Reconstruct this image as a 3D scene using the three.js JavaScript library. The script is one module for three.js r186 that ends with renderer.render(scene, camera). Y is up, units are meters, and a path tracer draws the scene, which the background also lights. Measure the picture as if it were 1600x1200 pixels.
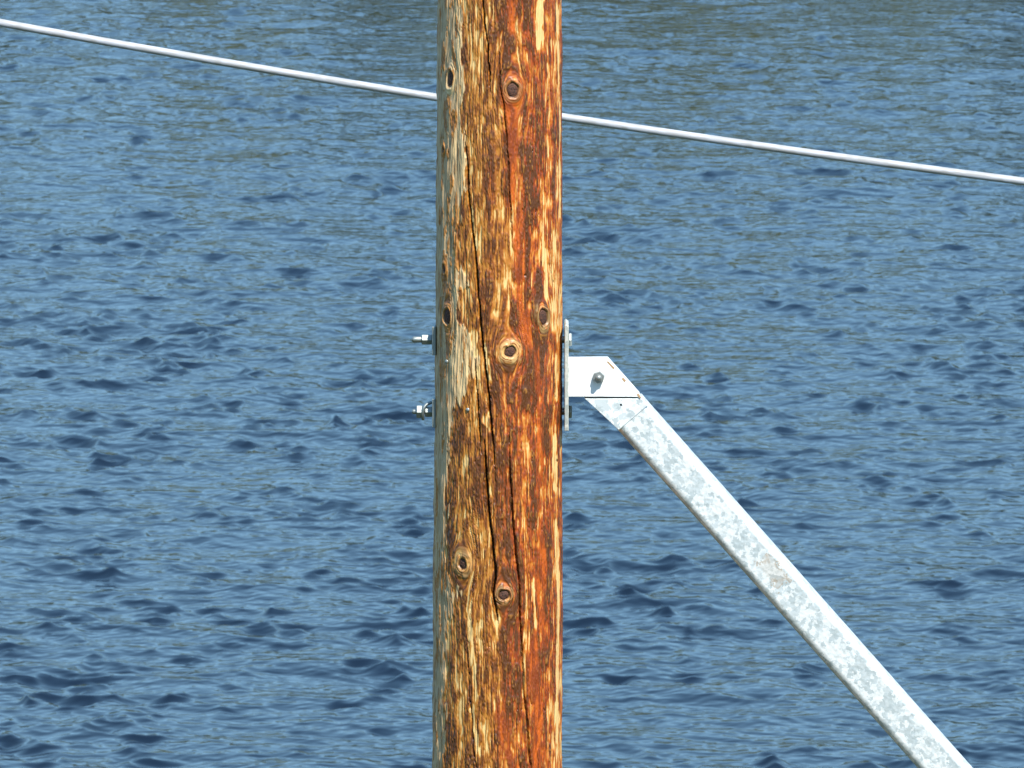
import * as THREE from 'three';
import { mergeGeometries, mergeVertices, toCreasedNormals } from 'three/addons/utils/BufferGeometryUtils.js';
import { RoundedBoxGeometry } from 'three/addons/geometries/RoundedBoxGeometry.js';

// ---------------------------------------------------------------- camera, sky, sun, exposure
const scene = new THREE.Scene();
const D2R = Math.PI / 180;
const PITCH = 7 * D2R, FOV = 5, DIST = 17.87, CAM_H = 13;      // a long lens looking down across the lake
const camera = new THREE.PerspectiveCamera(FOV, 4 / 3, 0.5, 3000);
camera.position.set(0, CAM_H, DIST * Math.cos(PITCH));
const YC = CAM_H - DIST * Math.sin(PITCH);                      // height of the aim point on the pole
camera.lookAt(0, YC, 0);
camera.focus = DIST - 0.1; camera.userData.fStop = 62;          // focused on the pole: the lake behind goes slightly soft

const SUN = new THREE.Vector3(0.31, 0.785, 0.535).normalize();
function skyColour(dx, dy, dz) {
  const e = Math.max(dy, 0), t = Math.pow(e, 0.75);
  let r = 0.315 + (0.027 - 0.315) * t, g = 0.570 + (0.130 - 0.570) * t, b = 0.79 + (0.35 - 0.79) * t;
  const c = Math.max(-1, Math.min(1, dx * SUN.x + dy * SUN.y + dz * SUN.z)), a = Math.acos(c);
  const glow = 0.45 * Math.exp(-a / 0.16) + 0.10 * Math.exp(-a / 0.6);
  r += glow; g += glow * 0.95; b += glow * 0.85;
  return [r, g, b];
}
{
  const W = 512, H = 256, data = new Float32Array(W * H * 4);
  for (let j = 0; j < H; j++) for (let i = 0; i < W; i++) {
    const phi = ((i + 0.5) / W - 0.5) * 2 * Math.PI, th = ((j + 0.5) / H - 0.5) * Math.PI;
    const c = skyColour(Math.cos(th) * Math.cos(phi), Math.sin(th), Math.cos(th) * Math.sin(phi));
    data.set([c[0], c[1], c[2], 1], (j * W + i) * 4);
  }
  const sky = new THREE.DataTexture(data, W, H, THREE.RGBAFormat, THREE.FloatType);
  sky.mapping = THREE.EquirectangularReflectionMapping;
  sky.magFilter = sky.minFilter = THREE.LinearFilter; sky.needsUpdate = true;
  scene.background = sky; scene.environment = sky;
}
const sun = new THREE.DirectionalLight(new THREE.Color(1, 0.955, 0.88), 4.4);
sun.position.copy(SUN).multiplyScalar(60).add(new THREE.Vector3(0, YC, 0));
sun.target.position.set(0, YC, 0);
sun.castShadow = true;
Object.assign(sun.shadow.camera, { left: -12, right: 12, top: 12, bottom: -12, near: 1, far: 140 });
sun.shadow.mapSize.set(4096, 4096);
scene.add(sun, sun.target);

const renderer = new THREE.WebGLRenderer({ antialias: true });
renderer.toneMapping = THREE.LinearToneMapping;
renderer.toneMappingExposure = 2.0;
renderer.shadowMap.enabled = true;

// ---------------------------------------------------------------- helpers
function rng(seed) { let a = seed >>> 0; return () => { a = (a + 0x6D2B79F5) >>> 0; let t = a; t = Math.imul(t ^ (t >>> 15), t | 1); t ^= t + Math.imul(t ^ (t >>> 7), t | 61); return ((t ^ (t >>> 14)) >>> 0) / 4294967296; }; }
function hash2(i, j, s) { let h = Math.imul(i, 374761393) ^ Math.imul(j, 668265263) ^ Math.imul(s, 2147483647 - 1640531527); h = Math.imul(h ^ (h >>> 13), 1274126177); h = Math.imul(h ^ (h >>> 16), 2246822519); return ((h ^ (h >>> 15)) >>> 0) / 4294967296; }
// value noise in -1..1; lattice rows wrap after `py` cells (0: no wrap)
function noise(x, y, seed = 0, py = 0) {
  const i = Math.floor(x), j = Math.floor(y); let fx = x - i, fy = y - j;
  fx = fx * fx * fx * (fx * (fx * 6 - 15) + 10); fy = fy * fy * fy * (fy * (fy * 6 - 15) + 10);
  let j0 = j, j1 = j + 1; if (py) { j0 = ((j0 % py) + py) % py; j1 = ((j1 % py) + py) % py; }
  const a = hash2(i, j0, seed), b = hash2(i + 1, j0, seed), c = hash2(i, j1, seed), d = hash2(i + 1, j1, seed);
  return (a + (b - a) * fx + (c - a) * fy + (a - b - c + d) * fx * fy) * 2 - 1;
}
const smooth = (a, b, x) => { const t = Math.max(0, Math.min(1, (x - a) / (b - a))); return t * t * (3 - 2 * t); };
const mix = (a, b, t) => a + (b - a) * t;
const mix3 = (a, b, t) => [a[0] + (b[0] - a[0]) * t, a[1] + (b[1] - a[1]) * t, a[2] + (b[2] - a[2]) * t];
const toByte = v => { v = Math.max(0, Math.min(1, v)); return Math.round(255 * (v <= 0.0031308 ? v * 12.92 : 1.055 * Math.pow(v, 1 / 2.4) - 0.055)); };
function makeTexture(W, H, fn, srgb = true) {
  const data = new Uint8Array(W * H * 4);
  for (let j = 0; j < H; j++) for (let i = 0; i < W; i++) {
    const c = fn(i, j), o = (j * W + i) * 4;
    if (srgb) { data[o] = toByte(c[0]); data[o + 1] = toByte(c[1]); data[o + 2] = toByte(c[2]); }
    else { const v = Math.round(255 * Math.max(0, Math.min(1, c))); data[o] = data[o + 1] = data[o + 2] = v; }
    data[o + 3] = 255;
  }
  const t = new THREE.DataTexture(data, W, H, THREE.RGBAFormat);
  t.wrapS = t.wrapT = THREE.RepeatWrapping; t.magFilter = THREE.LinearFilter; t.minFilter = THREE.LinearMipmapLinearFilter; t.generateMipmaps = true;
  if (srgb) t.colorSpace = THREE.SRGBColorSpace;
  t.needsUpdate = true; return t;
}
function mesh(name, geometry, material, parent = scene) {
  const m = new THREE.Mesh(geometry, material); m.name = name; m.castShadow = m.receiveShadow = true; parent.add(m); return m;
}
function tag(o, label, category) { o.userData.label = label; o.userData.category = category; return o; }
// metres per unit of my measurements (1600 wide): sizes taken at the pole's depth
const K = 2 * DIST * Math.tan(FOV / 2 * D2R) / 1200;
const CP = Math.cos(PITCH), TP = Math.tan(PITCH);
const X = px => (px - 800) * K;
const Y = (py, z = 0) => YC + (600 - py) * K / CP + z * TP;

// ---------------------------------------------------------------- land: the bank the pole stands on, lake bed, far shore
const GROUND = YC - 3.2;
function landHeight(x, z) {
  const n = noise(x / 9, z / 9, 3) * 0.25 + noise(x / 2.3, z / 2.3, 4) * 0.06;
  if (z > 3) return GROUND + smooth(3, 20, z) * 4.4 + n * smooth(3, 6, z);
  if (z > -5) return GROUND + n * 0.15;
  if (z > -34) return mix(GROUND, -2.5, smooth(-5, -34, z)) + n * 0.6 * smooth(-5, -9, z);
  if (z > -200) return -2.5;
  return mix(-2.5, 5, smooth(-200, -270, z + noise(x / 40, 1, 8) * 12)) + smooth(-280, -540, z) * 10 * (0.75 + 0.35 * noise(x / 110, z / 160, 9)) + n;
}
{
  const xs = [], zs = [];
  for (let i = -60; i <= 60; i++) { const t = i / 60; xs.push(Math.sign(t) * (Math.abs(t) * 40 + Math.pow(Math.abs(t), 3) * 700)); }
  for (let z = 60; z > -44; z -= 1) zs.push(z);
  for (let z = -44; z > -200; z -= 26) zs.push(z);
  for (let z = -200; z >= -800; z -= 10) zs.push(z);
  const pos = [], uv = [], idx = [];
  for (const z of zs) for (const x of xs) { pos.push(x, landHeight(x, z), z); uv.push(x / 3, z / 3); }
  const nx = xs.length;
  for (let j = 0; j < zs.length - 1; j++) for (let i = 0; i < nx - 1; i++) { const a = j * nx + i; idx.push(a, a + 1, a + nx, a + 1, a + nx + 1, a + nx); }
  const g = new THREE.BufferGeometry();
  g.setAttribute('position', new THREE.Float32BufferAttribute(pos, 3)); g.setAttribute('uv', new THREE.Float32BufferAttribute(uv, 2));
  g.setIndex(idx); g.computeVertexNormals();
  const tex = makeTexture(256, 256, (i, j) => {
    const n = noise(i / 9, j / 9, 21, 0) * 0.5 + noise(i / 3, j / 3, 22) * 0.5;
    return mix3([0.022, 0.036, 0.009], [0.048, 0.050, 0.018], 0.5 + 0.5 * n);
  });
  const ground = mesh('ground', g, new THREE.MeshStandardMaterial({ map: tex, roughness: 1 }));
  ground.userData.kind = 'structure';
}

// ---------------------------------------------------------------- lake: wind-driven wavelets as real relief
{
  const R = rng(77), waves = [];
  const N = 100, CHOP = 44;                                        // the last CHOP waves come in gusty groups and are steep
  for (let i = 0; i < N; i++) {
    const chop = i >= N - CHOP;
    const L = chop ? 0.19 * Math.pow(0.75 / 0.19, R()) : 0.18 * Math.pow(4.5 / 0.18, R()), k = 2 * Math.PI / L;
    const dir = -0.10 + (R() + R() + R() - 1.5) * (chop ? 1.25 : 1.7);
    const steep = (chop ? 0.060 : 0.0165) * (0.6 + 0.8 * R()) * (L > 1.8 ? 1.8 / L : 1);
    waves.push([Math.sin(dir) * k, Math.cos(dir) * k, steep / k, R() * 6.283, Math.sin(dir), Math.cos(dir), L]);
  }
  const xs = [], zs = [];
  for (let x = 0; x < 12; x += 0.0265) xs.push(x);
  for (let x = 12, d = 0.04; x < 700; x += d, d *= 1.13) xs.push(x);
  const full = xs.slice(1).reverse().map(v => -v).concat(xs);
  for (let z = -20; z > -54; z -= 0.4) zs.push(z);
  for (let z = -54; z > -156;) { zs.push(z); const d = DIST - z; z -= d * d * 0.0000088; }
  for (let z = zs[zs.length - 1] - 0.1, d = 0.12; z > -420; z -= d, d *= 1.08) zs.push(z);
  const nx = full.length, nz = zs.length, pos = new Float32Array(nx * nz * 3), uvs = new Float32Array(nx * nz * 2);
  let o = 0;
  for (let j = 0; j < nz; j++) {
    const z = zs[j], dz = Math.abs(zs[Math.min(nz - 1, j + 1)] - zs[Math.max(0, j - 1)]) / 2;
    for (let i = 0; i < nx; i++) {
      const x = full[i], dx = (full[Math.min(nx - 1, i + 1)] - full[Math.max(0, i - 1)]) / 2;
      const group = smooth(-0.20, 0.72, 0.85 * noise(x / 0.36 + z * 0.09, z / 0.62, 31) + 0.22 * noise(x / 2.6, z / 7, 32)), gust = 1 + 0.34 * noise(x / 3.4 + z * 0.05, z / 7, 33) + 0.15 * noise(x / 1.3, z / 3, 34) - 0.5 * smooth(-85, -150, z) * smooth(-0.3, 0.5, noise(x / 2.2, z / 16, 35));
      const need = 1.8 * Math.max(dx, dz);
      let h = 0, ox = 0, oz = 0;
      for (let w = 0; w < N; w++) {
        const q = waves[w]; if (q[6] < need) continue;
        const p = q[0] * x + q[1] * z + q[3], a = w < N - CHOP ? q[2] : q[2] * group, s = Math.sin(p) * a, c = Math.cos(p) * a;
        h += s; ox += q[4] * c; oz += q[5] * c;
      }
      uvs[o / 3 * 2] = x / 5; uvs[o / 3 * 2 + 1] = z / 5;
      pos[o++] = x + 0.75 * gust * ox; pos[o++] = gust * h; pos[o++] = z + 0.75 * gust * oz;
    }
  }
  const idx = new Uint32Array((nx - 1) * (nz - 1) * 6); o = 0;
  for (let j = 0; j < nz - 1; j++) for (let i = 0; i < nx - 1; i++) { const a = j * nx + i; idx[o++] = a; idx[o++] = a + 1; idx[o++] = a + nx; idx[o++] = a + 1; idx[o++] = a + nx + 1; idx[o++] = a + nx; }
  const g = new THREE.BufferGeometry();
  g.setAttribute('position', new THREE.BufferAttribute(pos, 3)); g.setAttribute('uv', new THREE.BufferAttribute(uvs, 2)); g.setIndex(new THREE.BufferAttribute(idx, 1)); g.computeVertexNormals();
  const rip = []; for (let i = 0; i < 46; i++) { const L = 0.09 * Math.pow(0.5 / 0.09, R()), a = (R() + R() - 1) * 2.2; rip.push([Math.round(5 / L * Math.sin(a)) * 6.28318 / 1024, Math.round(5 / L * Math.cos(a)) * 6.28318 / 1024, L, R() * 6.28]); }
  const ripples = makeTexture(1024, 1024, (i, j) => { let h = 0; for (const q of rip) h += q[2] * Math.sin(q[0] * i + q[1] * j + q[3]); return 0.5 + h * 0.20; }, false);
  const m = new THREE.MeshPhysicalMaterial({ color: new THREE.Color().setRGB(0.006, 0.012, 0.022), roughness: 0.10, ior: 1.33, bumpMap: ripples, bumpScale: 0.0105 });
  const lake = mesh('lake_water', g, m); lake.userData.kind = 'structure';
  console.log('water verts', nx, nz, nx * nz);
}

// ---------------------------------------------------------------- the wooded far shore that the water mirrors
{
  const R = rng(5), parts = [];
  for (let k = 0; k < 5; k++) {
    const c = new THREE.ConeGeometry(2.6 - k * 0.42, 3.6, 9, 2); const p = c.attributes.position;
    for (let i = 0; i < p.count; i++) { const s = 0.75 + 0.5 * R(); p.setX(i, p.getX(i) * s); p.setZ(i, p.getZ(i) * s); p.setY(i, p.getY(i) + (R() - 0.5) * 0.5); }
    c.translate(0, 3.2 + k * 2.3, 0); parts.push(c);
  }
  parts.push(new THREE.CylinderGeometry(0.16, 0.3, 4, 7).translate(0, 1.5, 0));
  const g = mergeGeometries(parts.map(p => p.toNonIndexed())); g.computeVertexNormals();
  const n = 900, im = new THREE.InstancedMesh(g, new THREE.MeshStandardMaterial({ color: 0xffffff, roughness: 1 }), n), M = new THREE.Matrix4(), c = new THREE.Color();
  for (let i = 0; i < n; i++) {
    const x = (R() - 0.5) * 340, z = -240 - 230 * Math.pow(R(), 1.3), s = 0.78 + 0.55 * R();
    M.compose(new THREE.Vector3(x, landHeight(x, z) - 0.3, z), new THREE.Quaternion().setFromAxisAngle(new THREE.Vector3(0, 1, 0), R() * 6.28), new THREE.Vector3(s, s * (0.85 + 0.3 * R()), s));
    im.setMatrixAt(i, M);
    const t = R(); im.setColorAt(i, c.setRGB(0.035 + 0.05 * t, 0.05 + 0.045 * t, 0.014 + 0.01 * t));
  }
  im.name = 'far_wood'; im.castShadow = im.receiveShadow = true; im.userData = { kind: 'stuff' };
  tag(im, 'dark green conifer wood on the far shore across the lake', 'wood'); scene.add(im);
}

// ---------------------------------------------------------------- the wooden pole
// measurements along the trunk: s = distance round the trunk from its front, q = distance down it, both in units of K metres
const poleR = y => 0.1291 + (YC - y) * 0.0050;                     // metres
const poleX = y => X(779.6) + (y - YC) * 0.0032;
const Q_TOP = -168, Q_LEN = 1536;
function toSQ(px, py) { const y = Y(py), r = poleR(y) / K, c = (poleX(y)) / K + 800; const a = Math.asin(Math.max(-0.995, Math.min(0.995, (px - c) / r))); return [a * 99.4, py]; }
const lumpy = (a, k) => 1 + 0.07 * Math.sin(2 * a + k) + 0.03 * Math.sin(3 * a + 2.3 * k) + 0.035 * Math.sin(5 * a + 1.7 * k);   // outline of a knot
const knots = [ // px, py, core radius, stretch, collar
  [801, 146, 10.5, 1.1, 1.6, 0.35], [704, 128, 8, 1.6, 1.6, 0.1], [699, 495, 9, 1.5, 1.5, 0.4], [848, 496, 9, 1.5, 1.7, 0.6], [797, 550, 9.5, 0.95, 2.1, 1], [723, 880, 7.5, 1.2, 2.6, 0.5], [787, 928, 8.5, 1.05, 1.8, 0.45], [694, 235, 3.6, 1.7, 1.4, 0], [695, 421, 4.5, 1.6, 1.4, 0],
].map(([px, py, r, st, col, rim]) => { const [s, q] = toSQ(px, py); return { px, py, s, q, r, st, col, rim }; });
const cracks = [
  [3.0, 3.0, [[754, -60], [754, 0], [757, 40], [762, 75], [765, 120], [766, 152]]],
  [1.6, 1.0, [[807, -60], [807, 0], [806, 30], [808, 60], [813, 105]]],
  [2.4, 1.6, [[781, 75], [781, 140], [787, 170], [791, 210], [795, 260], [796, 300], [799, 330], [800, 395]]],
  [4.2, 4.0, [[727, 205], [731, 270], [733, 310], [738, 370], [745, 420], [749, 480], [754, 540], [761, 595], [764, 620], [768, 660], [771, 700], [774, 735]]],
  [2.6, 2.4, [[742, 560], [744, 600], [747, 630], [750, 680], [752, 712]]],
  [4.8, 4.4, [[756, 685], [759, 730], [762, 780], [766, 820], [771, 860], [774, 890], [773, 905], [770.5, 925], [775, 945], [779, 975]]],
  [3.0, 3.0, [[795, 670], [797, 730], [800, 780], [803, 830], [808, 880], [812, 920], [814, 980], [817, 1030], [820, 1080], [825, 1140], [830, 1200], [833, 1280]]],
  [2.0, 1.8, [[728, 985], [732, 1060], [736, 1120], [740, 1170], [744, 1200], [746, 1260]]],
  [1.5, 1.0, [[788, 970], [793, 1050], [796, 1105]]],
  [1.5, 1.0, [[832, 40], [835, 100], [838, 140]]],
  [1.5, 1.0, [[818, 300], [822, 380], [825, 440], [824, 500]]],
  [1.4, 0.9, [[866, 520], [867, 600], [866, 660]]],
  [1.4, 0.9, [[836, 560], [839, 640], [840, 720], [842, 800]]],
  [1.6, 1.0, [[869, 225], [871, 262], [869, 290]]],
  [1.2, 0.8, [[700, 640], [701, 760], [699, 860]]],
].map(([w, d, pts]) => ({ w: w * 0.82, d, p: pts.map(([a, b]) => toSQ(a, b)) }));
// orange, resinous bands: centre line and half width
const resin = [
  [[800, 162], [804, 230], [806, 300], [808, 360], [814, 420], [818, 470], [822, 530]], 
  [[838, 560], [842, 620], [843, 700], [845, 790], [846, 850], [850, 910]],
  [[797, -60], [798, 20], [800, 45]],
  [[859, -60], [860, 0], [862, 40], [863, 95]],
  [[838, 905], [846, 950], [850, 1000]],
  [[830, 1000], [836, 1060], [842, 1120], [840, 1200], [840, 1300]],
  [[780, 1100], [790, 1150], [800, 1200], [805, 1300]],
].map((p, i) => ({ w: [12, 8, 6, 5, 8, 13, 11][i], p: p.map(([a, b]) => toSQ(a, b)) }));
// weathered grey outer wood on the left flank: its right-hand border going down
const greyEdge = [[-170, 714], [0, 716], [60, 721], [120, 723], [190, 721], [215, 729], [300, 732], [330, 718], [400, 713], [425, 727], [447, 742], [456, 716], [500, 713], [520, 735], [560, 750], [590, 742], [625, 722], [640, 714], [670, 713], [690, 706], [760, 706], [830, 702], [890, 704], [915, 722], [940, 718], [980, 703], [1040, 698], [1150, 696], [1200, 694], [1368, 694]].map(([q, px]) => [q, toSQ(px - 3, q)[0]]);
const paleStrips = [[[728, 900], [731, 950], [735, 1000], [741, 1050], [745, 1085]], [[736, 1110], [744, 1140], [748, 1172]], [[858, -40], [845, 10], [842, 70]], [[850, 380], [852, 430], [850, 480]], [[867, 690], [868, 730], [868, 760]], [[832, 910], [834, 940], [836, 975]], [[872, 20], [872, 80], [874, 200], [875, 330]], [[868, 560], [869, 620]], [[870, 820], [873, 900], [871, 1040], [872, 1150]], [[766, 550], [770, 590]], [[759, 655], [768, 670]], [[740, 525], [738, 545], [745, 580]], [[716, 447], [730, 452], [738, 475]]]
  .map((p, i) => ({ w: [5, 4, 9, 5, 9, 4, 5, 6, 7, 6, 8, 10, 6][i], p: p.map(([a, b]) => toSQ(a, b)) }));
function alongLine(p, q) { // s of a line at q, and how far q lies past its ends
  if (q <= p[0][1]) return [p[0][0], p[0][1] - q, 0];
  const n = p.length - 1; if (q >= p[n][1]) return [p[n][0], q - p[n][1], 1];
  for (let i = 0; i < n; i++) if (q < p[i + 1][1]) { const t = (q - p[i][1]) / (p[i + 1][1] - p[i][1]); return [mix(p[i][0], p[i + 1][0], t), 0, (q - p[0][1]) / (p[n][1] - p[0][1])]; }
}
const greyAt = q => { for (let i = 0; i < greyEdge.length - 1; i++) if (q < greyEdge[i + 1][0]) return mix(greyEdge[i][1], greyEdge[i + 1][1], (q - greyEdge[i][0]) / (greyEdge[i + 1][0] - greyEdge[i][0])); return greyEdge[greyEdge.length - 1][1]; };
const pn = (g, q, sx, sy, seed) => noise(g / sx, q / sy, seed, Math.round(Q_LEN / sy)); // wraps down the trunk (sy divides 1536)

// state of the trunk's surface at (s, q): what it is and how far it stands out (metres)
const S = { h: 0, fine: 0, brown: 0, grey: 0, resin: 0, pale: 0, crack: 0, knot: 0, ring: 0, n1: 0, n2: 0, n3: 0, n4: 0, grain: 0 };
function surface(s, q) {
  let g = s, collar = 0, core = 0, ring = 0, rim = 0;
  for (const k of knots) {
    const ds = s - k.s, dq = (q - k.q) / k.st; if (Math.abs(ds) > 60 || Math.abs(dq) > 110) continue;
    const fade = (1 - smooth(60, 108, Math.abs(dq))) * (1 - smooth(30, 58, Math.abs(ds)));
    const a2 = k.r * k.r * k.col * k.col, d2 = ds * ds + dq * dq * 0.45;
    g -= fade * ds * a2 / (d2 + a2 * 0.35) * 0.95;
    const d = Math.sqrt(ds * ds + dq * dq) * lumpy(Math.atan2(-dq, ds), k.q);
    if (d < k.r * 3) rim = k.rim;
    collar = Math.max(collar, Math.exp(-Math.pow(Math.max(0, d - k.r) / (k.r * (k.col - 0.9)), 2)));
    core = Math.max(core, 1 - smooth(k.r * 0.88, k.r * 1.12, d));
    if (d < k.r * 2.6) ring = Math.sin(d * 2.0) * (1 - smooth(k.r * 1.3, k.r * 2.6, d)) * smooth(k.r, k.r * 1.2, d);
  }
  const wob = 1.6 * pn(s, q, 12, 24, 51) + 0.8 * pn(s, q, 6, 12, 52);
  const n1 = pn(g, q, 15, 96, 61), n2 = 0.65 * pn(g + 0.4 * wob, q, 5.2, 48, 62) + 0.5 * pn(g + wob, q, 4.1, 24, 68), n3 = 0.6 * pn(g + wob, q, 2.0, 12, 63) + 0.55 * pn(g + 0.5 * wob, q, 1.5, 4, 67), n4 = pn(g + 0.4 * wob, q, 1.6, 24, 64), n5 = pn(g + wob, q, 8, 16, 65), n6 = pn(g + 0.5 * wob, q, 2.6, 12, 66);
  const ge = greyAt(q) + 5 * pn(s, q, 8, 32, 71) + 5 * pn(s, q, 4, 16, 72) + 7 * n2 + 3 * n6;
  let grey = 1 - smooth(-1.8, 1.8, g - ge);
  // bark-stained islands left inside the grey wood
  const isle = smooth(0.12, 0.30, 0.55 * pn(g, q, 8, 48, 73) + 0.5 * pn(g, q, 4, 24, 74) + 0.25 * n3);
  let pale = 0; for (const p of paleStrips) { const [c, past] = alongLine(p.p, q); if (past < 14) pale = Math.max(pale, (1 - smooth(0.55, 1.0, Math.abs(g - c + 1.8 * n6 + 2.2 * n2) / p.w)) * (1 - smooth(0, 14, past + 6 * n2))); }
  let res = 0; for (const p of resin) { const [c, past] = alongLine(p.p, q); if (past < 26) res = Math.max(res, (1 - smooth(0.45, 1.15, Math.abs(g - c + 3 * n2 + 1.5 * n6) / p.w)) * (1 - smooth(0, 26, past + 8 * n2))); }
  // stain / inner bark that the peeling left: flakes drawn out along the trunk
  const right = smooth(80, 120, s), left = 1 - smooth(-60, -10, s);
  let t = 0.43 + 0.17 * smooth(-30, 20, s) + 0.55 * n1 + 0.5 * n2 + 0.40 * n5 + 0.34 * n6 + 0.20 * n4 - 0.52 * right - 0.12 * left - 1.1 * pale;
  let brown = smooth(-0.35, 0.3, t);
  const worn = smooth(-0.6, 0.25, n3 + 0.5 * n6);                 // raised fibres rubbed to gold
  if (grey > 0) { brown = mix(brown, isle * (1 - pale), grey); }
  brown *= 1 - core; 
  let crack = 0, cdep = 0;
  for (const c of cracks) {
    const [cs, past, f] = alongLine(c.p, q); if (past > 0 || Math.abs(cs - s) > 14) continue;
    const w = c.w * 0.5 * Math.pow(Math.min(1, Math.min(f, 1 - f) * 5.5), 0.6) * (1 + 0.25 * pn(3, q, 5, 12, 81));
    const d = Math.abs(s - cs + 0.9 * pn(7, q, 5, 24, 82) + 0.5 * pn(9, q, 5, 6, 83)) / Math.max(w, 0.05);
    const v = 1 - smooth(0.55, 1.15, d); crack = Math.max(crack, v); cdep = Math.max(cdep, v * c.d * 0.0032 * Math.min(1, w));
  }
  // narrow drying checks everywhere
  const ck = pn(g, q, 3.4, 96, 84), gate = smooth(0.1, 0.45, pn(g, q, 14, 128, 85));
  const check = (1 - smooth(0.0, 0.07, Math.abs(ck))) * gate;
  const grain = Math.sin(g * 1.15 + 3 * n1 + 2 * n2);
  let h = 0.0016 * n1 + 0.0007 * n2 + 0.0016 * grey * (0.8 + 0.4 * n5) + 0.0034 * collar * (1 - grey * 0.2) - 0.0035 * core;
  h += brown * (0.0005 + 0.0004 * n3 + 0.0006 * n6) * (1 - 0.6 * res) + (1 - brown) * (0.00025 * n6 + 0.00018 * grain);
  h += 0.0005 * ring + 0.0010 * grey * pn(g, q, 7, 64, 75);
  h -= cdep + 0.0011 * check;
  S.t = t; S.h = h; S.brown = brown; S.grey = grey; S.resin = res; S.pale = pale; S.crack = Math.max(crack, 0); S.check = check; S.core = core; S.collar = collar; S.ring = ring; S.rim = rim; S.n1 = n1; S.n2 = n2; S.n3 = n3; S.n4 = n4; S.n6 = n6; S.worn = worn; S.grain = grain; S.right = right;
  return h;
}
const COL = { cream: [0.66, 0.44, 0.17], gold: [0.42, 0.178, 0.028], honey: [0.48, 0.175, 0.020], ochre: [0.38, 0.142, 0.016], amber: [0.38, 0.080, 0.005], brown: [0.205, 0.062, 0.007], umber: [0.082, 0.025, 0.004], orange: [0.50, 0.098, 0.005], rust: [0.22, 0.036, 0.004], grey: [0.50, 0.335, 0.17], ash: [0.25, 0.145, 0.06], bone: [0.64, 0.45, 0.22] };
function woodColour(s, q) {
  surface(s, q);
  // from peeled cream wood through honey and amber to brown stain, broken up along the fibres
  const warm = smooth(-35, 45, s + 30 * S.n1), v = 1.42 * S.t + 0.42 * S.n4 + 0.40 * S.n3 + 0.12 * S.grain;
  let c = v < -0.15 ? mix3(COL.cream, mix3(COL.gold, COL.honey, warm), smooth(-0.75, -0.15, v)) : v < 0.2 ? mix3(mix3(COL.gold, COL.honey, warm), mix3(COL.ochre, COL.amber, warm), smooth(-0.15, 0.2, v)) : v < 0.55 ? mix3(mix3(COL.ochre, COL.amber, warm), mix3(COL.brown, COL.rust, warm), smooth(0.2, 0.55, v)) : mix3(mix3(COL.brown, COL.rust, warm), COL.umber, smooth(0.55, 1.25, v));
  c = mix3(c, COL.gold, 0.5 * S.brown * smooth(0.35, 0.8, S.n3 + 0.4 * S.n6));   // rubbed fibre tips
  const o = mix3(COL.orange, COL.rust, smooth(-0.5, 0.5, S.n2 + 0.6 * S.n6 + 0.3 * S.n3));
  c = mix3(c, o, 0.82 * S.resin * (1 - 0.5 * S.pale) * smooth(-0.7, 0.1, S.n6 + S.n4 * 0.6 + S.n1));
  const gw = mix3(mix3(COL.grey, COL.bone, smooth(-0.5, 0.6, S.n2 + S.n6 * 0.5 + (s + 78) / 30)), COL.ash, smooth(0.0, 0.8, S.n4 * 0.7 + S.n6 * 0.5 - 0.3 * S.n1));
  c = mix3(c, mix3(gw, mix3(COL.brown, COL.ochre, S.worn), S.brown * 0.9), S.grey * (1 - 0.4 * S.resin));
  if (S.collar > 0.05) { const k = mix3(COL.cream, COL.rust, smooth(0.1, 0.7, S.ring * 0.6 + 0.5 * S.n3)); c = mix3(c, k, 0.6 * S.rim * smooth(0.25, 0.8, S.collar + 0.25 * S.n6) * (1 - S.grey * 0.75)); }
  c = mix3(c, COL.umber, Math.max(0.85 * S.core, 0.9 * S.crack, 0.55 * S.check));
  return c;
}
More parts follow.
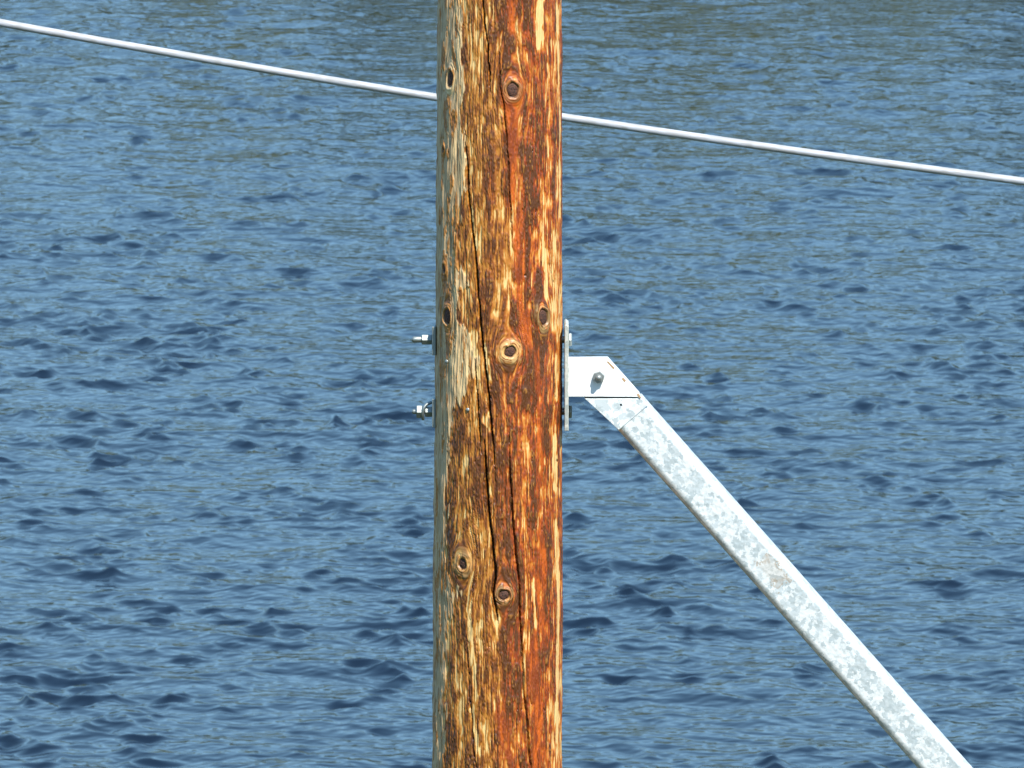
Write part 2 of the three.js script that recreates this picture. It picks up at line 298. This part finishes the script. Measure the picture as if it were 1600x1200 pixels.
{
  const TW = 1024, TH = 2048, LEN = Q_LEN * K / CP;                 // texture: once round, 2 m down
  const y0 = Y(Q_TOP + Q_LEN);
  const heights = new Float32Array(TW * TH);
  const sqOf = (a, y) => { const z = 0.129 * Math.cos(a); return [a * 99.4, 600 - (y - YC - z * TP) * CP / K]; };
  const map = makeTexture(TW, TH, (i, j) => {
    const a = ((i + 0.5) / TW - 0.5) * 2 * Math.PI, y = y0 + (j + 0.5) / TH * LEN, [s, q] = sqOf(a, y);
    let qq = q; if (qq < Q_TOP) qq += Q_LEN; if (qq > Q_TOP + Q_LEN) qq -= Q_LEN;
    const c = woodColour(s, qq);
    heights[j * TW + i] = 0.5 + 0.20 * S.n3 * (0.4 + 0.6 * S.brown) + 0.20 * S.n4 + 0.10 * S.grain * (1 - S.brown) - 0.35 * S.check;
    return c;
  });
  const bump = makeTexture(TW, TH, (i, j) => heights[j * TW + i], false);
  const mat = new THREE.MeshPhysicalMaterial({ map, bumpMap: bump, bumpScale: 0.0030, roughness: 0.46, specularIntensity: 1 });
  const angs = [], ys = [];
  for (let i = 0; i <= 330; i++) angs.push((-104 + 208 * i / 330) * D2R);
  for (let i = 1; i <= 22; i++) angs.push((104 + 152 * i / 22) * D2R);
  const yA = GROUND - 0.4, yB = Y(1330), yC = Y(-130), yD = YC + 2.6;
  for (let y = yA; y < yB - 0.01; y += 0.02) ys.push(y);
  for (let i = 0; i < 1000; i++) ys.push(mix(yB, yC, i / 1000));
  for (let y = yC; y < yD; y += 0.02) ys.push(y);
  const pos = [], uv = [], idx = [], na = angs.length;
  for (const y of ys) for (const a of angs) {
    let aa = a > Math.PI ? a - 2 * Math.PI : a; let [s, q] = sqOf(aa, y);
    let qq = ((q - Q_TOP) % Q_LEN + Q_LEN) % Q_LEN + Q_TOP;
    const front = 1 - smooth(100, 104, Math.abs(aa) / D2R);
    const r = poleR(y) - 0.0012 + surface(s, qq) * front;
    pos.push(poleX(y) + r * Math.sin(a), y, r * Math.cos(a)); uv.push(a / (2 * Math.PI) + 0.5, (y - y0) / LEN);
  }
  const n = ys.length;
  for (let j = 0; j < n - 1; j++) for (let i = 0; i < na - 1; i++) { const p = j * na + i; idx.push(p, p + 1, p + na, p + 1, p + na + 1, p + na); }
  const ct = pos.length / 3; pos.push(poleX(yD), ys[n - 1] + 0.01, 0); uv.push(0.5, 0.5);
  for (let i = 0; i < na - 1; i++) idx.push((n - 1) * na + i, (n - 1) * na + i + 1, ct);
  const g = new THREE.BufferGeometry();
  g.setAttribute('position', new THREE.Float32BufferAttribute(pos, 3)); g.setAttribute('uv', new THREE.Float32BufferAttribute(uv, 2)); g.setIndex(idx); g.computeVertexNormals();
  const pole = new THREE.Group(); pole.name = 'utility_pole'; pole.position.set(poleX(GROUND), GROUND, 0); scene.add(pole);
  tag(pole, 'weathered round wooden utility pole with peeling brown stain, knots and long cracks', 'utility pole');
  g.translate(-pole.position.x, -pole.position.y, 0);
  mesh('trunk', g, mat, pole);
  // the dark end grain of each knot
  const kt = makeTexture(64, 64, (i, j) => {
    const x = (i - 31.5) / 32, y = (j - 31.5) / 32, d = Math.hypot(x, y), a = Math.atan2(y, x);
    const r = 0.5 + 0.5 * Math.sin(d * 20 + noise(x * 3, y * 3, 91) * 3), split = smooth(0.12, 0.02, Math.abs(Math.sin(a * 2.5 + 0.6 * noise(d * 3, 2, 92))) * d);
    return mix3(mix3([0.040, 0.016, 0.009], [0.13, 0.045, 0.022], r * 0.6 + 0.3 * noise(x * 9, y * 9, 93)), [0.018, 0.009, 0.006], split * 0.8);
  });
  const km = new THREE.MeshStandardMaterial({ map: kt, roughness: 0.8 });
  knots.forEach((k, ki) => {
    const a = k.s / 99.4, y = Y(k.q, 0.129 * Math.cos(a)), r = poleR(y) + surface(k.s, k.q) - 0.0012;
    const rad = k.r * K, P = [], U = [], I = [], rings = 6, seg = 26;
    P.push(0, 0, 0.0022); U.push(0.5, 0.5);
    for (let j = 1; j <= rings; j++) for (let i = 0; i < seg; i++) {
      const t = i / seg * 2 * Math.PI, d = j / rings * rad / lumpy(t, k.q);
      const x = d * Math.cos(t), yy = d * Math.sin(t) * k.st, crown = (j === rings ? -0.0045 : 0.0022 * (1 - (j / rings) ** 2) + 0.0008 * noise(x * 400, yy * 400, 96 + ki));
      P.push(x, yy, crown - x * x / (2 * 0.129)); U.push(0.5 + 0.48 * Math.cos(t) * j / rings, 0.5 + 0.48 * Math.sin(t) * j / rings);
    }
    for (let i = 0; i < seg; i++) { I.push(0, 1 + i, 1 + (i + 1) % seg); for (let j = 0; j < rings - 1; j++) { const p = 1 + j * seg + i, q = 1 + j * seg + (i + 1) % seg; I.push(p, p + seg, q, q, p + seg, q + seg); } }
    const kg = new THREE.BufferGeometry(); kg.setAttribute('position', new THREE.Float32BufferAttribute(P, 3)); kg.setAttribute('uv', new THREE.Float32BufferAttribute(U, 2)); kg.setIndex(I); kg.computeVertexNormals();
    const m = mesh('knot', kg, km, pole);
    m.position.set(poleX(y) + r * Math.sin(a) - pole.position.x, y - GROUND, r * Math.cos(a)); m.rotation.y = a;
  });
  // two small nails driven into the trunk
  const nailG = new THREE.SphereGeometry(0.0042, 12, 8).scale(1, 1, 0.6), nailM = new THREE.MeshStandardMaterial({ color: new THREE.Color().setRGB(0.32, 0.33, 0.3), metalness: 0.6, roughness: 0.4 });
  for (const [px, py] of [[699, 565], [731, 640]]) {
    const [s, q] = toSQ(px, py), a = s / 99.4, y = Y(q, 0.129 * Math.cos(a)), r = poleR(y) + surface(s, q);
    const m = mesh('nail_head', nailG, nailM, pole); m.position.set(poleX(y) + r * Math.sin(a) - pole.position.x, y - GROUND, r * Math.cos(a)); m.rotation.y = a;
  }
}

// ---------------------------------------------------------------- galvanised steel
function spangle(u, v, seed) { // crystals of zinc: value of the nearest of jittered cells, edges ragged
  const x = u + 0.45 * noise(u * 1.7, v * 1.7, seed + 5) + 0.22 * noise(u * 4.5, v * 4.5, seed + 6), y = v + 0.45 * noise(u * 1.7, v * 1.7, seed + 7) + 0.22 * noise(u * 4.5, v * 4.5, seed + 8);
  const i = Math.floor(x), j = Math.floor(y); let best = 9, val = 0;
  for (let a = -1; a <= 1; a++) for (let b = -1; b <= 1; b++) { const d = (i + a + hash2(i + a, j + b, seed) - x) ** 2 + (j + b + hash2(i + a, j + b, seed + 1) - y) ** 2; if (d < best) { best = d; val = hash2(i + a, j + b, seed + 2); } }
  return val;
}
const ZINC = { bright: [0.82, 0.84, 0.83], mid: [0.63, 0.68, 0.685], dull: [0.50, 0.56, 0.57], scuff: [0.44, 0.31, 0.19] };
function zincColour(u, v, seed, dark = 0) {
  const a = spangle(u, v, seed), b = spangle(u * 2.1 + 9, v * 2.1, seed + 20);
  let c = mix3(ZINC.bright, ZINC.mid, smooth(0.45, 0.55, a)); c = mix3(c, ZINC.dull, smooth(0.72, 0.8, a) * 0.8 + smooth(0.8, 0.86, b) * 0.4);
  return c;
}
const tubeLen = 1.0, TUBE_CR = 0.016, tubeCirc = 8 * (0.0405 - TUBE_CR) + 2 * Math.PI * TUBE_CR;
const tubeMap = makeTexture(512, 2048, (i, j) => {
  const u = i / 512 * tubeCirc, v = j / 2048 * tubeLen;
  let c = zincColour(u / 0.0085, v / 0.0095, 101);
  const x = (i / 512 - 0.5) * tubeCirc + 0.014, y = v - 0.432;                 // rubbed, rusty patch facing front
  const e = Math.max(Math.abs(x + 0.004 + 0.10 * y) / 0.019, Math.abs(y) / 0.034) + 0.30 * noise(x / 0.009, y / 0.009, 111) + 0.2 * noise(x / 0.003, y / 0.003, 112);
  const m = (1 - smooth(0.85, 1.0, e)) * (0.22 + 0.5 * smooth(0.45, 0.95, e) * smooth(-0.5, 0.3, noise(x / 0.012, y / 0.012, 113)));
  c = mix3(c, ZINC.scuff, m);
  return c;
});
const tubeBump = makeTexture(512, 1024, (i, j) => { const u = i / 512 * tubeCirc, v = j / 1024; return 0.5 + 0.3 * noise(u / 0.006, v / 0.006, 121) + 0.2 * (spangle(u / 0.011, v / 0.013, 101) - 0.5); }, false);
const tubeMat = new THREE.MeshStandardMaterial({ map: tubeMap, bumpMap: tubeBump, bumpScale: 0.0006, roughness: 0.46, metalness: 0.5 });
const plateMap = makeTexture(512, 512, (i, j) => zincColour(i / 512 * 0.3 / 0.012, j / 512 * 0.3 / 0.012, 131));
plateMap.repeat.set(1 / 0.3, 1 / 0.3);
const plateMat = new THREE.MeshStandardMaterial({ map: plateMap, roughness: 0.5, metalness: 0.45 });
const armMap = makeTexture(512, 512, (i, j) => { const a = spangle(i / 512 * 20, j / 512 * 20, 141); return mix3([0.80, 0.81, 0.79], [0.64, 0.665, 0.655], smooth(0.6, 0.72, a)); });
armMap.repeat.set(1 / 0.3, 1 / 0.3);
const armMat = new THREE.MeshStandardMaterial({ map: armMap, roughness: 0.5, metalness: 0.1 });
const steel = new THREE.MeshStandardMaterial({ color: new THREE.Color().setRGB(0.25, 0.28, 0.27), roughness: 0.45, metalness: 0.75 });
const dullZinc = new THREE.MeshStandardMaterial({ map: plateMap, color: new THREE.Color().setRGB(0.62, 0.61, 0.55), roughness: 0.6, metalness: 0.3 });
const boltSteel = new THREE.MeshStandardMaterial({ color: new THREE.Color().setRGB(0.26, 0.28, 0.27), roughness: 0.5, metalness: 0.7 });
const rust = new THREE.MeshStandardMaterial({ color: new THREE.Color().setRGB(0.36, 0.23, 0.12), roughness: 0.9 });
function prism(points, depth, bevel = 0.0012, hole) {
  const s = new THREE.Shape(points.map(([px, py]) => new THREE.Vector2(X(px), Y(py, depth / 2))));
  if (hole) s.holes.push(new THREE.Path().absarc(X(hole[0]), Y(hole[1], depth / 2), hole[2], 0, Math.PI * 2, true));
  const g = new THREE.ExtrudeGeometry(s, { depth: depth - 2 * bevel, bevelEnabled: true, bevelThickness: bevel, bevelSize: bevel, bevelOffset: -bevel, bevelSegments: 2, curveSegments: 16 });
  return g.translate(0, 0, -depth / 2 + bevel);
}
const hex = (r, len) => { // chamfered hexagon lying along x
  const c = 0.12 * r; return toCreasedNormals(new THREE.LatheGeometry([[0, 0], [r * 0.9, 0], [r, c], [r, len - c], [r * 0.9, len], [0, len]].map(p => new THREE.Vector2(...p)), 6).rotateZ(Math.PI / 2), 0.4);
};
const rod = (r, len, tip = 0) => new THREE.LatheGeometry([[0, 0], [r * (1 - tip * 0.35), 0], [r, tip * r * 0.7], [r, len], [0, len]].map(p => new THREE.Vector2(...p)), 20).rotateZ(-Math.PI / 2);

const bracket = new THREE.Group(); bracket.name = 'pole_bracket'; bracket.position.set(X(885), Y(590), 0); scene.add(bracket);
tag(bracket, 'galvanized steel bracket bolted through the wooden pole, white arm with slanted end', 'bracket');
const inBracket = (name, g, m, parent = bracket) => { if (parent === bracket) g.translate(-bracket.position.x, -bracket.position.y, 0); return mesh(name, g, m, parent); };
{
  inBracket('mounting_plate', prism([[882, 509], [884, 507], [888.3, 510], [888.3, 673], [882, 673.5]], 0.10, 0.0015), dullZinc);
  inBracket('arm', prism([[888, 565.5], [950, 565], [999.5, 620.5], [888, 620]], 0.087, 0.0014), armMat);
  // scraped, rusty nicks on the slanted end of the arm
  for (const [px, py, l] of [[959, 568.5, 15], [979.5, 591.5, 7], [1003, 617, 8]]) {
    const n = new RoundedBoxGeometry(l * K * 1.05, 3.6 * K, 0.0024, 2, 0.0008); const p = n.attributes.position;
    for (let i = 0; i < p.count; i++) p.setY(i, p.getY(i) + 0.0012 * noise(p.getX(i) * 300 + px, p.getY(i) * 300, 151));
    n.computeVertexNormals(); n.rotateZ(-48 * D2R).translate(X(px - 5.2), Y(py + 2, 0.0435), 0.0427);
    inBracket('rust_nick', n, rust);
  }
  for (const [py, low] of [[530.5, false], [643, true]]) {
    const b = new THREE.Group(); b.name = 'through_bolt'; b.position.set(0, Y(py) - bracket.position.y, 0); bracket.add(b);
    const bx = px => X(px) - bracket.position.x;
    inBracket('head', hex(11.2 * K, 5.4 * K).translate(bx(893.6), 0, 0), steel, b);
    inBracket('shank', rod(5.5 * K, 215 * K).translate(bx(673), 0, 0), steel, b);
    inBracket('washer_plate', new RoundedBoxGeometry(6 * K, 45 * K, 0.056, 2, 0.0012).translate(bx(678.2), 0, 0), steel, b);
    if (!low) {
      inBracket('nut', hex(8.6 * K, 16.5 * K).translate(bx(675.4), 0, 0), steel, b);
      inBracket('threaded_end', rod(5 * K, 17 * K, 1).translate(bx(643.5), 0, 0), steel, b);
    } else {
      inBracket('nut', hex(9.2 * K, 11.5 * K).translate(bx(675.4), 0, 0), steel, b);
      const tab = new THREE.TubeGeometry(new THREE.CatmullRomCurve3([[661, -12, 4], [660.5, -4, 9], [662, 6, 10], [666, 11.5, 8], [674.5, 15.5, 5]].map(([px, dy, dz]) => new THREE.Vector3(bx(px), dy * K, dz * K))), 24, 2.6 * K, 8);
      inBracket('lock_washer', tab, steel, b);
      inBracket('lock_nut', hex(11 * K, 9.5 * K).translate(bx(660), 0, 0), steel, b);
      inBracket('threaded_end', rod(4 * K, 22 * K, 1).translate(bx(643.5), 0, 0), steel, b);
    }
  }
  const pb = new THREE.Group(); pb.name = 'pivot_bolt'; pb.position.set(X(935) - bracket.position.x, Y(589, 0.0435) - bracket.position.y, 0.0435); bracket.add(pb);
  const alongZ = g => g.rotateY(Math.PI / 2).rotateZ(0.3);          // hex() runs towards -x: turned to face front
  inBracket('nut', alongZ(hex(0.0122, 0.012)), boltSteel, pb);
  inBracket('threaded_end', rod(0.0066, 0.022, 1).rotateY(Math.PI / 2).translate(0, 0, 0.021), boltSteel, pb);
}

const brace = new THREE.Group(); brace.name = 'steel_brace'; scene.add(brace);
tag(brace, 'diagonal galvanized steel tube brace with mottled zinc, slanting down from the bracket', 'brace');
{
  const A = new THREE.Vector3(X(992), Y(652.5), 0), B0 = new THREE.Vector3(X(1478), Y(1200), 0);
  const dir = B0.clone().sub(A).normalize(), up = new THREE.Vector3(-dir.y, dir.x, 0), len = (A.y - GROUND + 0.3) / -dir.y;
  brace.position.copy(A).addScaledVector(dir, len - 0.3);
  // square section with generously rounded corners, sheet rolled and galvanised
  const half = 0.0405, cr = TUBE_CR, prof = [], P = [], N = [], U = [], I = [], rows = 60;
  for (let c = 0; c < 4; c++) for (let i = 0; i <= 12; i++) {       // f = 0 faces front (+z), 90 degrees faces up; starts at the back
    const f = (-180 + 90 * c + 90 * i / 12) * D2R, m = (-135 + 90 * c) * D2R;
    prof.push([Math.sign(Math.cos(m)) * (half - cr) + cr * Math.cos(f), Math.sign(Math.sin(m)) * (half - cr) + cr * Math.sin(f), Math.cos(f), Math.sin(f)]);
  }
  prof.push([...prof[0]]);
  const arc = [0]; for (let i = 1; i < prof.length; i++) arc.push(arc[i - 1] + Math.hypot(prof[i][0] - prof[i - 1][0], prof[i][1] - prof[i - 1][1]));
  const seg = prof.length - 1, per = arc[seg];
  for (let j = 0; j <= rows; j++) for (let i = 0; i <= seg; i++) {
    const d = len * j / rows, q = prof[i];
    const p = A.clone().addScaledVector(dir, d - 0.012).addScaledVector(up, q[1]); p.z += q[0];
    P.push(p.x, p.y, p.z); N.push(up.x * q[3], up.y * q[3], q[2]); U.push(arc[i] / per, d / tubeLen);
  }
  for (let j = 0; j < rows; j++) for (let i = 0; i < seg; i++) { const p = j * (seg + 1) + i; I.push(p, p + seg + 1, p + 1, p + 1, p + seg + 1, p + seg + 2); }
  const g = new THREE.BufferGeometry(); g.setAttribute('position', new THREE.Float32BufferAttribute(P, 3)); g.setAttribute('normal', new THREE.Float32BufferAttribute(N, 3)); g.setAttribute('uv', new THREE.Float32BufferAttribute(U, 2)); g.setIndex(I);
  const o = brace.position;
  mesh('tube', g.translate(-o.x, -o.y, 0), tubeMat, brace);
  const head = prism([[913.5, 622.8], [1003, 622.8], [1012, 633.5], [966.5, 672]], 0.084, 0.0012, [970, 632.5, 0.0036]);
  mesh('end_sleeve', head.translate(-o.x, -o.y, 0), plateMat, brace);
}

// ---------------------------------------------------------------- the pale overhead cable that passes behind the pole
{
  const Z = -2.5, f = (DIST * CP - Z) / (DIST * CP), pts = [];
  for (let px = -5200; px <= 6400; px += 100) {
    const py = 35.5 + 0.1830 * px - 1.753e-5 * px * px;
    const v = new THREE.Vector3((px / 800 - 1), (1 - py / 600), 0.5); // direction of sight to the measured point
    const tx = Math.tan(FOV / 2 * D2R) * 4 / 3 * v.x, ty = Math.tan(FOV / 2 * D2R) * v.y;
    const d = new THREE.Vector3(tx, ty * CP - Math.sin(PITCH), -(CP + ty * Math.sin(PITCH)));
    const k = (Z - camera.position.z) / d.z; pts.push(camera.position.clone().addScaledVector(d, k));
  }
  const g = new THREE.TubeGeometry(new THREE.CatmullRomCurve3(pts), 500, 6.2 * K * f, 14);
  const sheath = makeTexture(512, 64, (i, j) => mix3([0.35, 0.37, 0.41], [0.27, 0.275, 0.28], smooth(0.1, 0.9, 0.5 + 0.5 * noise(i / 6, j / 5, 161) + 0.4 * noise(i / 40, j / 12, 162))));
  sheath.repeat.set(14, 1);
  const cable = mesh('overhead_cable', g, new THREE.MeshStandardMaterial({ map: sheath, roughness: 0.6 }));
  tag(cable, 'pale grey overhead cable sloping down to the right behind the wooden pole', 'cable');
}

renderer.render(scene, camera);
